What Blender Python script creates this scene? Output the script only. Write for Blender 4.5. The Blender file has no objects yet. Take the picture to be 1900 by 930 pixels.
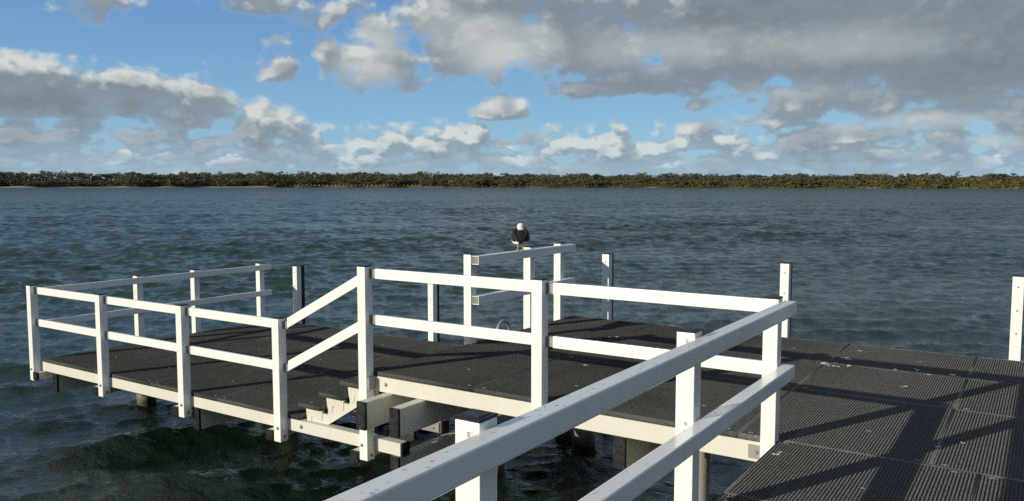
import bpy, bmesh, math, random
import numpy as np
from mathutils import Vector, Matrix

random.seed(7)
rng = np.random.default_rng(11)
S = bpy.context.scene
COL = S.collection
R = math.radians
WATER_Z = -1.42
LOW = -0.60                      # level of the lower platform deck

# ------------------------------------------------------------------ helpers
def tag(o, label=None, cat=None, group=None, kind=None):
    if label: o['label'] = label
    if cat: o['category'] = cat
    if group: o['group'] = group
    if kind: o['kind'] = kind
    return o

def thing(name, label, cat, loc=(0, 0, 0), rz=0.0, group=None):
    o = bpy.data.objects.new(name, None); COL.objects.link(o)
    o.empty_display_size = 0.1
    o.location = loc; o.rotation_euler = (0, 0, rz)
    return tag(o, label, cat, group)

def link(name, me, mat, parent=None, origin=None):
    mats = mat if isinstance(mat, (list, tuple)) else [mat]
    for m in mats: me.materials.append(m)
    o = bpy.data.objects.new(name, me); COL.objects.link(o)
    if parent is not None:
        o.parent = parent
        o.matrix_parent_inverse = Matrix.Identity(4)
        # geometry is authored in world coordinates: bring it into the parent's frame
        if origin is None:
            M = parent.matrix_basis if parent.parent is None else parent.parent.matrix_basis @ parent.matrix_basis
            me.transform(M.inverted())
    return o

class MB:
    """collects shapes in world coordinates, builds ONE mesh object"""
    def __init__(s): s.bm = bmesh.new()
    def box(s, x0, x1, y0, y1, z0, z1, bev=0.0, seg=1, mi=0):
        t = bmesh.new()
        v = [t.verts.new((x, y, z)) for x in (x0, x1) for y in (y0, y1) for z in (z0, z1)]
        for f in ((0, 1, 3, 2), (4, 6, 7, 5), (0, 4, 5, 1), (2, 3, 7, 6), (0, 2, 6, 4), (1, 5, 7, 3)):
            t.faces.new([v[i] for i in f])
        if bev > 0:
            bmesh.ops.bevel(t, geom=t.edges[:], offset=bev, segments=seg, profile=0.6, affect='EDGES')
        bmesh.ops.recalc_face_normals(t, faces=t.faces[:])
        for f in t.faces: f.material_index = mi
        s.merge(t); return s
    def merge(s, t):
        me = bpy.data.meshes.new('tmp'); t.to_mesh(me); t.free()
        s.bm.from_mesh(me); bpy.data.meshes.remove(me)
    def prism(s, pts, axis, a0, a1, bev=0.0, mi=0):
        """pts: polygon in the two other axes, extruded along axis"""
        t = bmesh.new()
        def P(p, a):
            if axis == 'y': return (p[0], a, p[1])
            if axis == 'x': return (a, p[0], p[1])
            return (p[0], p[1], a)
        A = [t.verts.new(P(p, a0)) for p in pts]; B = [t.verts.new(P(p, a1)) for p in pts]
        n = len(pts)
        t.faces.new(A); t.faces.new(B[::-1])
        for i in range(n): t.faces.new([A[i], B[i], B[(i+1) % n], A[(i+1) % n]])
        if bev > 0: bmesh.ops.bevel(t, geom=t.edges[:], offset=bev, segments=1, affect='EDGES')
        bmesh.ops.recalc_face_normals(t, faces=t.faces[:])
        for f in t.faces: f.material_index = mi
        s.merge(t); return s
    def cyl(s, p0, p1, r0, r1=None, n=20, mi=0, caps=True):
        r1 = r0 if r1 is None else r1
        p0 = Vector(p0); p1 = Vector(p1); d = p1-p0
        t = bmesh.new()
        bmesh.ops.create_cone(t, cap_ends=caps, segments=n, radius1=r0, radius2=r1, depth=d.length)
        q = Vector((0, 0, 1)).rotation_difference(d.normalized())
        bmesh.ops.transform(t, matrix=Matrix.Translation((p0+p1)/2) @ q.to_matrix().to_4x4(), verts=t.verts[:])
        for f in t.faces:
            f.material_index = mi; f.smooth = len(f.verts) == 4
        s.merge(t); return s
    def tube(s, pts, r, n=10, mi=0):
        """bent tube through points, r one number or one per point"""
        pts = [Vector(p) for p in pts]
        rr = r if isinstance(r, (list, tuple)) else [r]*len(pts)
        t = bmesh.new(); rings = []
        up = Vector((0, 0, 1))
        prevn = None
        for i, p in enumerate(pts):
            d = (pts[min(i+1, len(pts)-1)]-pts[max(i-1, 0)]).normalized()
            if prevn is None:
                prevn = d.orthogonal().normalized()
            nn = (prevn - d*prevn.dot(d)).normalized(); prevn = nn
            b = d.cross(nn)
            rings.append([t.verts.new(p+(nn*math.cos(2*math.pi*k/n)+b*math.sin(2*math.pi*k/n))*rr[i]) for k in range(n)])
        for a, b in zip(rings, rings[1:]):
            for k in range(n): t.faces.new([a[k], a[(k+1) % n], b[(k+1) % n], b[k]])
        t.faces.new(rings[0][::-1]); t.faces.new(rings[-1])
        bmesh.ops.recalc_face_normals(t, faces=t.faces[:])
        for f in t.faces: f.smooth = True; f.material_index = mi
        s.merge(t); return s
    def dome(s, c, axis, r, h, n=10, mi=0):
        t = bmesh.new()
        bmesh.ops.create_uvsphere(t, u_segments=n, v_segments=6, radius=1)
        q = Vector((0, 0, 1)).rotation_difference(Vector(axis).normalized())
        M = Matrix.Translation(Vector(c)) @ q.to_matrix().to_4x4() @ Matrix.Diagonal((r, r, h, 1))
        bmesh.ops.transform(t, matrix=M, verts=t.verts[:])
        for f in t.faces: f.smooth = True; f.material_index = mi
        s.merge(t); return s
    def build(s, name, mat, parent=None):
        me = bpy.data.meshes.new(name); s.bm.to_mesh(me); s.bm.free()
        return link(name, me, mat, parent)

def np_mesh(name, V, F, smooth=False, uvless=True):
    """V (n,3) float, F (m,4) int quads"""
    me = bpy.data.meshes.new(name)
    me.vertices.add(len(V)); me.vertices.foreach_set('co', np.ascontiguousarray(V, dtype=np.float32).ravel())
    m = len(F); k = F.shape[1]
    me.loops.add(m*k); me.loops.foreach_set('vertex_index', np.ascontiguousarray(F, dtype=np.int32).ravel())
    me.polygons.add(m)
    me.polygons.foreach_set('loop_start', np.arange(0, m*k, k, dtype=np.int32))
    me.polygons.foreach_set('loop_total', np.full(m, k, dtype=np.int32))
    if smooth: me.polygons.foreach_set('use_smooth', np.ones(m, dtype=bool))
    me.update(calc_edges=True)
    return me

# ------------------------------------------------------------------ materials
class NT:
    def __init__(s, tree): s.t = tree
    def n(s, typ, **kw):
        x = s.t.nodes.new(typ)
        for k, v in kw.items(): setattr(x, k, v)
        return x
    def l(s, a, b): s.t.links.new(a, b)
    def val(s, sock, v):
        if hasattr(v, 'type') and hasattr(v, 'links'): s.l(v, sock)
        else: sock.default_value = v
    def m(s, op, a, b=None, c=None, clamp=False):
        x = s.n('ShaderNodeMath', operation=op); x.use_clamp = clamp
        s.val(x.inputs[0], a)
        if b is not None: s.val(x.inputs[1], b)
        if c is not None: s.val(x.inputs[2], c)
        return x.outputs[0]
    def noise(s, vec, scale, detail=4, rough=0.5, dist=0.0, dim='3D'):
        x = s.n('ShaderNodeTexNoise', noise_dimensions=dim)
        if vec is not None: s.l(vec, x.inputs['Vector'])
        x.inputs['Scale'].default_value = scale; x.inputs['Detail'].default_value = detail
        x.inputs['Roughness'].default_value = rough; x.inputs['Distortion'].default_value = dist
        return x.outputs['Fac']
    def mapr(s, v, a, b, c=0.0, d=1.0, smooth=True):
        x = s.n('ShaderNodeMapRange', interpolation_type='SMOOTHSTEP' if smooth else 'LINEAR')
        s.val(x.inputs[0], v); s.val(x.inputs[1], a); s.val(x.inputs[2], b); s.val(x.inputs[3], c); s.val(x.inputs[4], d)
        return x.outputs[0]
    def mix(s, f, a, b):
        x = s.n('ShaderNodeMix', data_type='RGBA')
        s.val(x.inputs[0], f)
        for so, v in ((x.inputs[6], a), (x.inputs[7], b)):
            if isinstance(v, tuple): so.default_value = (*v[:3], 1)
            else: s.l(v, so)
        return x.outputs[2]
    def vscale(s, vec, sc):
        x = s.n('ShaderNodeMapping'); s.l(vec, x.inputs[0]); x.inputs['Scale'].default_value = sc
        return x.outputs[0]

def new_mat(name):
    m = bpy.data.materials.new(name); m.use_nodes = True
    t = NT(m.node_tree); b = m.node_tree.nodes['Principled BSDF']
    return m, t, b

def paint(name, col, rough=0.35, dirt=(0.35, 0.30, 0.22), dirt_amt=0.25, scale=3.0, bump=0.0, spec=0.5, streak=True):
    m, t, b = new_mat(name)
    g = t.n('ShaderNodeNewGeometry').outputs['Position']
    n1 = t.noise(g, scale, 6, 0.62)
    n2 = t.noise(t.vscale(g, (14, 14, 2.2)) if streak else g, 1.0 if streak else 22, 4, 0.6)
    f = t.m('MULTIPLY', t.mapr(n1, 0.52, 0.78), t.mapr(n2, 0.42, 0.72))
    f = t.m('MULTIPLY', f, dirt_amt)
    fine = t.mapr(t.noise(g, 9, 3, 0.5), 0.3, 0.7, 0.0, 0.07)
    c = t.mix(f, col, dirt)
    c = t.mix(fine, c, tuple(x*0.55 for x in col))
    t.l(c, b.inputs['Base Color'])
    r = t.mapr(n1, 0.3, 0.7, rough*0.8, min(1, rough*1.3)); t.l(r, b.inputs['Roughness'])
    b.inputs['Specular IOR Level'].default_value = spec
    if bump:
        bp = t.n('ShaderNodeBump'); bp.inputs['Strength'].default_value = bump; bp.inputs['Distance'].default_value = 0.002
        t.l(t.noise(g, 60, 3, 0.6), bp.inputs['Height']); t.l(bp.outputs[0], b.inputs['Normal'])
    return m

M_WHITE = paint('white_paint', (0.80, 0.79, 0.75), 0.33, (0.42, 0.34, 0.22), 0.50, 2.6)
_b = M_WHITE.node_tree.nodes['Principled BSDF']; _b.inputs['Coat Weight'].default_value = 0.5; _b.inputs['Coat Roughness'].default_value = 0.12
M_CREAM = paint('cream_composite', (0.61, 0.59, 0.51), 0.45, (0.40, 0.34, 0.22), 0.38, 3.2, 0.2)
M_BLACK = paint('black_plastic', (0.009, 0.009, 0.010), 0.38, (0.055, 0.055, 0.055), 0.7, 24, 0.5, 0.4, False)
M_RUBBER = paint('black_rubber', (0.012, 0.012, 0.013), 0.6, (0.05, 0.05, 0.05), 0.5, 9)
M_GALV = paint('galvanised_metal', (0.42, 0.42, 0.41), 0.38, (0.2, 0.16, 0.12), 0.4, 30); M_GALV.node_tree.nodes['Principled BSDF'].inputs['Metallic'].default_value = 0.7
M_CLIP = paint('dull_steel', (0.22, 0.22, 0.21), 0.5, (0.1, 0.09, 0.07), 0.5, 30)
M_PLASTIC = paint('grey_bracket', (0.26, 0.25, 0.24), 0.42, (0.14, 0.12, 0.10), 0.5, 40)
M_HOLLOW = paint('tube_inside', (0.20, 0.23, 0.15), 0.8, (0.1, 0.1, 0.06), 0.5, 10)
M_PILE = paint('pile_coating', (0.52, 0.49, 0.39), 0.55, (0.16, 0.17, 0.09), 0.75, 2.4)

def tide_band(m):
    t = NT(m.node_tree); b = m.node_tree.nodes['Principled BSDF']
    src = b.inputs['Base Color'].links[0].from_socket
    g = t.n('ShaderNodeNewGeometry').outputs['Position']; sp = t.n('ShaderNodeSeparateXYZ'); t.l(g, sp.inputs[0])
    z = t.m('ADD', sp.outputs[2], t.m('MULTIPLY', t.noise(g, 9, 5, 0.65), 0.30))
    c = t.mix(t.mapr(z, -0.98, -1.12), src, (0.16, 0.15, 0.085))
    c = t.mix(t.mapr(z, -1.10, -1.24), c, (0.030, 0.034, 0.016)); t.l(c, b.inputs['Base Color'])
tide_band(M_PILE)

def make_grate(name, c0, c1, c2):
    m, t, b = new_mat(name)
    g = t.n('ShaderNodeNewGeometry').outputs['Position']
    big = t.mapr(t.noise(g, 1.1, 5, 0.65), 0.35, 0.68)
    grit = t.mapr(t.noise(g, 190, 2, 0.6), 0.35, 0.7)
    c = t.mix(big, c0, c1)
    c = t.mix(t.m('MULTIPLY', grit, 0.55), c, c2)
    salt = t.m('MULTIPLY', t.mapr(t.noise(g, 5.5, 6, 0.75), 0.60, 0.74), t.mapr(t.noise(g, 70, 3, 0.7), 0.45, 0.62))
    c = t.mix(t.m('MULTIPLY', salt, 0.4), c, (0.34, 0.33, 0.29))
    # foot traffic and salt have greyed the walkway end
    sx = t.n('ShaderNodeSeparateXYZ'); t.l(g, sx.inputs[0])
    wear = t.mapr(t.m('ADD', sx.outputs[0], t.m('MULTIPLY_ADD', t.noise(g, 0.9, 5, 0.6), 2.4, -1.2)), -3.4, -1.2, 0.0, 0.72)
    c = t.mix(wear, c, t.mix(grit, (0.150, 0.150, 0.146), (0.27, 0.267, 0.257)))
    t.l(c, b.inputs['Base Color'])
    b.inputs['Roughness'].default_value = 0.95
    b.inputs['Specular IOR Level'].default_value = 0.04
    bp = t.n('ShaderNodeBump'); bp.inputs['Strength'].default_value = 1.0; bp.inputs['Distance'].default_value = 0.012
    t.l(t.noise(g, 230, 1, 0.6), bp.inputs['Height']); t.l(bp.outputs[0], b.inputs['Normal'])
    return m
M_GRATE = make_grate('grating_grit', (0.056, 0.0565, 0.056), (0.092, 0.092, 0.089), (0.18, 0.178, 0.17))
M_GRATE_EDGE0 = make_grate('grating_cut_edge', (0.060, 0.060, 0.058), (0.095, 0.094, 0.09), (0.14, 0.138, 0.13))

def salted(m):
    # salt and shell grit caught along the panel edges
    t = NT(m.node_tree); b = m.node_tree.nodes['Principled BSDF']
    src = b.inputs['Base Color'].links[0].from_socket
    g = t.n('ShaderNodeNewGeometry').outputs['Position']; sp = t.n('ShaderNodeSeparateXYZ'); t.l(g, sp.inputs[0])
    n = t.m('MULTIPLY', t.mapr(t.noise(g, 38, 5, 0.75), 0.44, 0.62), t.mapr(t.noise(g, 1.4, 3, 0.6), 0.36, 0.56))
    f = t.m('MULTIPLY', n, t.m('MAXIMUM', t.mapr(sp.outputs[1], 9.0, 9.4, 0.0, 0.95), t.mapr(sp.outputs[0], -2.4, -1.6, 0.05, 0.5)))
    t.l(t.mix(f, src, (0.50, 0.49, 0.44)), b.inputs['Base Color'])
    return m
M_GRATE_EDGE = salted(M_GRATE_EDGE0)
M_LABEL = paint('faded_label', (0.62, 0.61, 0.57), 0.5, (0.3, 0.28, 0.25), 0.5, 60)
M_INK = paint('printed_ink', (0.10, 0.09, 0.09), 0.5, (0.3, 0.28, 0.25), 0.5, 60)

# ------------------------------------------------------------------ camera
cam_d = bpy.data.cameras.new('camera'); cam = bpy.data.objects.new('camera', cam_d); COL.objects.link(cam)
S.camera = cam
cam.location = (0, 0, 1.75)
cam.rotation_euler = (R(90)-math.atan(123/1515), 0, R(33.4))
cam_d.sensor_width = 36; cam_d.lens = 1515/1900*36
cam_d.clip_start = 0.05; cam_d.clip_end = 20000
S.cycles.use_denoising = False; S.cycles.sample_clamp_indirect = 2.0
S.render.resolution_x = 1024; S.render.resolution_y = 501

# ------------------------------------------------------------------ light and sky
SUN_EL = R(15.9); SUN_AZ = math.atan2(-0.426, -0.905)      # where the sun stands
sd = bpy.data.lights.new('sun', 'SUN'); sun = bpy.data.objects.new('sun', sd); COL.objects.link(sun)
sd.energy = 4.6; sd.angle = R(0.5); sd.color = (1.0, 0.925, 0.77)
sv = Vector((math.sin(SUN_AZ)*math.cos(SUN_EL), math.cos(SUN_AZ)*math.cos(SUN_EL), math.sin(SUN_EL)))
sun.rotation_euler = sv.to_track_quat('Z', 'Y').to_euler()
sun.location = (-10, -20, 15)

CAM_YAW = R(33.4); CAM_P = math.atan(123/1515)
def px_dir(x, y):
    """direction in the world of a spot of sky, as azimuth and elevation in degrees"""
    f = Vector((-math.sin(CAM_YAW)*math.cos(CAM_P), math.cos(CAM_YAW)*math.cos(CAM_P), -math.sin(CAM_P)))
    r = Vector((math.cos(CAM_YAW), math.sin(CAM_YAW), 0)); u = r.cross(f)
    d = (f+r*((x-950)/1515)-u*((y-465)/1515)).normalized()
    return math.degrees(math.atan2(d.x, d.y)), math.degrees(math.asin(d.z))

def build_world():
    w = bpy.data.worlds.new('World'); S.world = w; w.use_nodes = True
    T = NT(w.node_tree); bg = w.node_tree.nodes['Background']
    sky = T.n('ShaderNodeTexSky', sky_type='NISHITA'); sky.sun_disc = False
    sky.sun_elevation = SUN_EL; sky.sun_rotation = SUN_AZ
    sky.altitude = 0; sky.air_density = 1.0; sky.dust_density = 0.6; sky.ozone_density = 1.4
    D = T.n('ShaderNodeTexCoord').outputs['Generated']
    sp = T.n('ShaderNodeSeparateXYZ'); T.l(D, sp.inputs[0])
    X, Y, Z = sp.outputs
    az = T.m('MULTIPLY', T.m('ARCTAN2', X, Y), 57.2958)
    el = T.m('MULTIPLY', T.m('ARCSINE', Z), 57.2958)
    # cloud banks: (px, py, half width, up, down, weight) in degrees of sky
    K = 0.0378
    def B(x, y, rx, up, dn, wt=1.0):
        a, e = px_dir(x, y); return (a, e, rx*K, up*K, dn*K, wt)
    banks = [
        B(30, 196, 290, 112, 26, 1.45), B(200, 190, 170, 78, 30, 1.25), B(350, 214, 118, 80, 34, 1.25), B(500, 246, 92, 72, 22, 1.35),
        B(110, 262, 260, 46, 20, 0.95), B(380, 290, 280, 40, 20, 0.85),
        B(150, -10, 110, 34, 60, 0.75), B(460, -20, 150, 20, 55, 0.85),
        B(690, 110, 150, 130, 72, 1.15), B(620, 40, 90, 50, 60, 0.70), B(520, 128, 70, 56, 42, 0.72),
        B(880, 70, 190, 140, 105, 1.35), B(1100, 40, 280, 130, 135, 1.15), B(1400, 40, 400, 160, 150, 1.3), B(1750, 90, 380, 200, 150, 1.45),
        B(1080, 170, 90, 30, 20, 1.05), B(1250, 150, 160, 50, 34, 1.0), B(1560, 190, 260, 60, 46, 1.05), B(1820, 210, 200, 60, 50, 1.15),
        B(935, 212, 80, 46, 18, 1.35), B(680, 268, 120, 56, 20, 1.05), B(860, 276, 120, 60, 22, 1.0), B(980, 272, 70, 46, 18, 0.9), B(1125, 276, 95, 64, 22, 1.15),
        B(1310, 274, 105, 70, 24, 1.1), B(1300, 200, 40, 20, 12, 0.6), B(1450, 225, 110, 34, 20, 0.85), B(1560, 264, 130, 66, 26, 1.0), B(1780, 268, 200, 56, 28, 0.95),
    ]
    lights = [B(690, 80, 70, 44, 40, 0.42), B(680, 140, 70, 28, 30, 0.30), B(930, 95, 100, 56, 55, 0.48), B(820, 40, 90, 40, 40, 0.2), B(1230, 90, 190, 34, 40, 0.24), B(1560, 85, 170, 34, 40, 0.20), B(1460, 160, 150, 30, 30, 0.16), B(1700, 225, 120, 16, 16, 0.30),
              B(1850, 262, 60, 10, 10, 0.25), B(20, 112, 150, 22, 18, 0.20), B(1500, -10, 500, 30, 40, -0.14), B(1560, 140, 400, 22, 22, -0.12), B(130, 180, 150, 40, 40, -0.25), B(940, 190, 60, 16, 16, 0.2), B(510, 205, 60, 18, 18, 0.28)]
    def density(az, el, det=9):
        cur = None
        for (a0, e0, rx, up, dn, wt) in banks:
            dx = T.m('MULTIPLY_ADD', az, 1/rx, -a0/rx)
            dy = T.m('MAXIMUM', T.m('MULTIPLY_ADD', el, 1/up, -e0/up), T.m('MULTIPLY_ADD', el, -1/dn, e0/dn))
            r2 = T.m('MULTIPLY_ADD', dx, dx, T.m('MULTIPLY', dy, dy))
            v = T.m('MULTIPLY_ADD', r2, -0.95*wt, wt*0.62)
            cur = v if cur is None else T.m('SMOOTH_MAX', cur, v, 0.12)
        cur = T.m('MAXIMUM', cur, -0.62)
        # rows of small cumulus low over the horizon
        low = T.mapr(el, 1.0, 6.0, 0.80, -0.50, True)
        cur = T.m('MAXIMUM', cur, low)
        c3 = T.n('ShaderNodeCombineXYZ'); T.val(c3.inputs[0], T.m('MULTIPLY', az, 0.55)); T.val(c3.inputs[1], T.m('MULTIPLY', T.m('POWER', T.m('MAXIMUM', el, 0.01), 0.6), 2.3)); c3.inputs[2].default_value = 1.3
        puff = T.m('MULTIPLY', T.m('MULTIPLY_ADD', T.noise(c3.outputs[0], 1.0, 4, 0.5), 3.0, -1.55), T.mapr(el, 2.5, 6.0, 1.0, 0.0))
        # elsewhere in the sky, scattered cloud cover
        far = T.mapr(T.m('ABSOLUTE', T.m('ADD', az, 33.4)), 34, 44, -0.60, 0.35)
        hi = T.mapr(el, 13.5, 19, -0.60, 0.55)
        cur = T.m('MAXIMUM', cur, T.m('MAXIMUM', far, hi))
        # noise: coordinates squeezed towards the horizon
        h = T.m('LOGARITHM', T.m('ADD', T.m('MAXIMUM', el, 0.0), 2.2), 2.71828)
        u = T.m('MULTIPLY', az, T.m('ADD', T.m('DIVIDE', 0.55, T.m('ADD', T.m('MAXIMUM', el, 0.0), 3.0)), 0.055))
        u = T.m('MULTIPLY', az, 0.13)
        cv = T.n('ShaderNodeCombineXYZ'); T.val(cv.inputs[0], u); T.val(cv.inputs[1], T.m('MULTIPLY', h, 2.1)); cv.inputs[2].default_value = 3.7
        n = T.noise(cv.outputs[0], 1.25, det, 0.56, 0.15)
        c2 = T.n('ShaderNodeCombineXYZ'); T.val(c2.inputs[0], T.m('MULTIPLY', az, 0.46)); T.val(c2.inputs[1], T.m('MULTIPLY', el, 0.66)); c2.inputs[2].default_value = 9.1
        n2 = T.noise(c2.outputs[0], 1.0, det, 0.57, 0.1)
        nn = T.m('ADD', puff, T.m('MULTIPLY_ADD', n, 1.6, -0.8)); nn = T.m('ADD', nn, T.m('MULTIPLY_ADD', n2, 2.1, -1.05))
        return T.m('ADD', cur, nn), n2
    d0, n2 = density(az, el)
    ds, _ = density(az, el, 3.5)
    d1, _ = density(T.m('ADD', az, -0.35), T.m('ADD', el, 0.62), 3.5)
    d2, _ = density(T.m('ADD', az, -0.8), T.m('ADD', el, 1.7), 1.5)
    alpha = T.mapr(d0, T.mapr(el, 1.0, 6.0, -0.22, -0.04), T.mapr(el, 3.0, 9.0, 0.55, 0.48))
    glow = None
    for (a0, e0, rx, up, dn, wt) in lights:
        dx = T.m('MULTIPLY_ADD', az, 1/rx, -a0/rx); dy = T.m('MULTIPLY_ADD', el, 1/up, -e0/up)
        r = T.m('SQRT', T.m('MULTIPLY_ADD', dx, dx, T.m('MULTIPLY', dy, dy)))
        r = T.m('ADD', r, T.m('MULTIPLY_ADD', n2, 1.6, -0.8))
        v = T.mapr(r, 0.1, 1.5, wt*1.5, 0.0)
        glow = v if glow is None else T.m('ADD', glow, v)
    thick = T.m('MULTIPLY', T.mapr(ds, 0.35, 0.95), T.mapr(el, 3.5, 7.0))
    rim = T.m('MULTIPLY', T.mapr(T.m('SUBTRACT', ds, d1), -0.06, 0.46), T.m('MULTIPLY_ADD', thick, -0.62, 1.0))          # near a sunlit crest
    body = T.mapr(d2, -0.45, 0.55, 1.0, 0.0)                    # little cloud above: lighter
    thin = T.mapr(d0, 0.0, 0.30, 0.45, 0.0)
    lit = T.m('MULTIPLY', rim, T.m('MULTIPLY_ADD', body, 0.80, 0.25))
    lit = T.m('ADD', T.m('ADD', lit, thin), T.m('MULTIPLY_ADD', body, 0.10, T.m('ADD', glow, T.mapr(n2, 0.5, 0.75, 0.0, 0.10))), clamp=True)
    shade = T.mix(T.mapr(el, 0.0, 8.0), (0.265, 0.365, 0.450), (0.225, 0.275, 0.325))
    shade = T.mix(T.mapr(d0, 0.5, 1.3), shade, (0.190, 0.230, 0.268))
    litc = T.mix(T.mapr(el, 0.0, 5.0), (0.66, 0.74, 0.76), (0.64, 0.67, 0.655))
    cloud = T.mix(lit, shade, litc)
    heavy = T.m('MAXIMUM', T.mapr(el, 14, 30), T.mapr(T.m('ABSOLUTE', T.m('ADD', az, 33.4)), 36, 60))
    cloud = T.mix(T.m('MULTIPLY', heavy, 0.85), cloud, T.mix(T.mapr(el, 20, 50), (0.185, 0.235, 0.300), (0.290, 0.365, 0.470)))
    # clear sky: physically based sky with the pale band over the horizon
    scl = T.n('ShaderNodeVectorMath', operation='SCALE'); T.l(sky.outputs[0], scl.inputs[0]); scl.inputs['Scale'].default_value = 0.10
    tint = T.n('ShaderNodeVectorMath', operation='MULTIPLY'); T.l(scl.outputs[0], tint.inputs[0]); tint.inputs[1].default_value = (0.78, 0.95, 1.06)
    grad = T.mix(T.mapr(el, 0.5, 16.0, smooth=False), (0.30, 0.56, 0.77), (0.075, 0.230, 0.58))
    clear = T.mix(0.8, tint.outputs[0], grad)
    out = T.mix(alpha, clear, cloud)
    # the lowest degree fades into pale air
    air = T.mapr(el, -0.3, 3.6, 0.66, 0.0)
    out = T.mix(air, out, (0.36, 0.52, 0.64))
    div = T.n('ShaderNodeVectorMath', operation='SCALE'); T.l(out, div.inputs[0]); div.inputs['Scale'].default_value = 10.0
    T.l(div.outputs[0], bg.inputs['Color'])
    bg.inputs['Strength'].default_value = 0.10
build_world()

S.view_settings.view_transform = 'Standard'; S.view_settings.look = 'None'
S.view_settings.exposure = 0.0; S.view_settings.gamma = 1.0; S.view_settings.use_curve_mapping = False

# ------------------------------------------------------------------ water
def build_water():
    r0, r1 = 1.2, 9000.0
    k = 0.0046
    rad = [r0]
    while rad[-1] < 420: rad.append(rad[-1]*(1+k))
    while rad[-1] < r1: rad.append(rad[-1]*1.03)
    rad = np.array(rad)
    a_f = np.arange(R(-78), R(14), 0.0021)
    a_c = np.linspace(R(14), R(282), 90)[1:-1]
    az = np.concatenate([a_f, a_c]); na = len(az)
    A, Q = np.meshgrid(az, rad)
    X = (np.sin(A)*Q); Y = (np.cos(A)*Q)
    Z = np.zeros_like(X); DX = np.zeros_like(X); DY = np.zeros_like(X)
    g = np.random.default_rng(5)
    main = R(-40)                       # waves run roughly away from the camera
    spacing_r = np.where(Q < 420, Q*k, Q*0.03)
    # long slow modulation: patches of stronger and weaker chop
    mod = 1.0 + 0.35*np.sin(X*0.11+Y*0.05+1.0)*np.sin(Y*0.083-X*0.04+2.0) + 0.2*np.sin(X*0.31-Y*0.27)
    mod = mod*np.interp(Q, [3, 12, 45], [0.50, 0.62, 1.0])     # calmer in the lee of the jetty
    fine = A < R(14.01)
    for i in range(118):
        lam = 0.22*(9.0)**g.random()
        th = main + g.normal(0, 0.62)
        kk = 2*math.pi/lam
        amp = 0.0052*lam**0.80 * (0.5+g.random())
        dx, dy = math.sin(th), math.cos(th)
        ph = kk*(X*dx+Y*dy)+g.random()*6.283 + 0.6*np.sin(0.21*X+0.4*i)+0.6*np.sin(0.19*Y+0.7*i)
        fade = np.clip((lam/spacing_r-1.1)/1.6, 0, 1)*mod
        sn = np.sin(ph); cs = np.cos(ph)
        Z += amp*fade*sn
        DX += 1.15*amp*fade*cs*dx; DY += 1.15*amp*fade*cs*dy
    Z[:, ~fine[0]] = 0; DX[:, ~fine[0]] = 0; DY[:, ~fine[0]] = 0
    V = np.stack([(X+DX).ravel(), (Y+DY).ravel(), (Z+WATER_Z).ravel()], 1)
    i = np.arange(len(rad)-1)[:, None]*na; j = np.arange(na)[None, :]; jn = (j+1) % na
    F = np.stack([(i+j).ravel(), (i+na+j).ravel(), (i+na+jn).ravel(), (i+jn).ravel()], 1)
    # centre cap
    V = np.vstack([V, [[0, 0, WATER_Z]]]); c = len(V)-1
    jj = np.arange(0, na-1, 1)
    Fc = np.stack([np.full(na, c), np.arange(na), (np.arange(na)+1) % na, (np.arange(na)+1) % na], 1)
    me = np_mesh('water', V, F[:, ::-1], smooth=True)
    m, t, b = new_mat('sea_water')
    g_ = t.n('ShaderNodeNewGeometry').outputs['Position']
    # murkier water in drifting patches
    big = t.mapr(t.noise(g_, 0.035, 5, 0.6), 0.38, 0.66)
    c = t.mix(big, (0.0095, 0.0290, 0.0185), (0.0150, 0.0400, 0.0265))
    sp = t.n('ShaderNodeSeparateXYZ'); t.l(g_, sp.inputs[0])
    def blob(cx, cy, rx, ry):
        ax = t.m('MULTIPLY_ADD', sp.outputs[0], 1/rx, -cx/rx); ay = t.m('MULTIPLY_ADD', sp.outputs[1], 1/ry, -cy/ry)
        return t.m('SQRT', t.m('ADD', t.m('MULTIPLY', ax, ax), t.m('MULTIPLY', ay, ay)))
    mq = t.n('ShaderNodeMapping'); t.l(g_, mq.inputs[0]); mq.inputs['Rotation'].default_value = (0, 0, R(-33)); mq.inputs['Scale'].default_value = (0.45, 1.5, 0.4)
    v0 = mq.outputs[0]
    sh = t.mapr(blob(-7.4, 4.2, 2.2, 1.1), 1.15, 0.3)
    glitter = t.m('MULTIPLY', sh, t.m('MULTIPLY', t.mapr(t.noise(g_, 1.3, 5, 0.65, 0.6), 0.40, 0.60), t.mapr(t.noise(v0, 9.0, 5, 0.7, 1.2), 0.42, 0.68)))
    c = t.mix(t.m('MULTIPLY', glitter, 0.55), c, (0.13, 0.125, 0.08))  # glitter on the water painted into its colour as pale brown streaks
    # darker, less green water colour around the jetty
    near_dark = t.mapr(blob(-6.0, 6.0, 8.0, 6.0), 0.7, 1.5, 0.8, 0.0)
    c = t.mix(t.m('MULTIPLY', near_dark, t.m('SUBTRACT', 1.0, t.m('MULTIPLY', glitter, 0.8))), c, (0.0065, 0.0135, 0.0085))
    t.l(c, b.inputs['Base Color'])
    b.inputs['IOR'].default_value = 1.333
    b.inputs['Specular IOR Level'].default_value = 0.5
    cd = t.n('ShaderNodeNewGeometry')
    # distance from the jetty, for how much wave detail one patch of the shader stands for
    dist = t.m('SQRT', t.m('ADD', t.m('MULTIPLY', sp.outputs[0], sp.outputs[0]), t.m('MULTIPLY', sp.outputs[1], sp.outputs[1])))
    t.l(t.mapr(t.m('LOGARITHM', dist, 10.0), 0.9, 2.8, 0.02, 0.33, False), b.inputs['Roughness'])
    mp = t.n('ShaderNodeMapping'); t.l(g_, mp.inputs[0]); mp.inputs['Rotation'].default_value = (0, 0, R(-33)); mp.inputs['Scale'].default_value = (0.8, 1.15, 0.4)
    v1 = mp.outputs[0]
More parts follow.
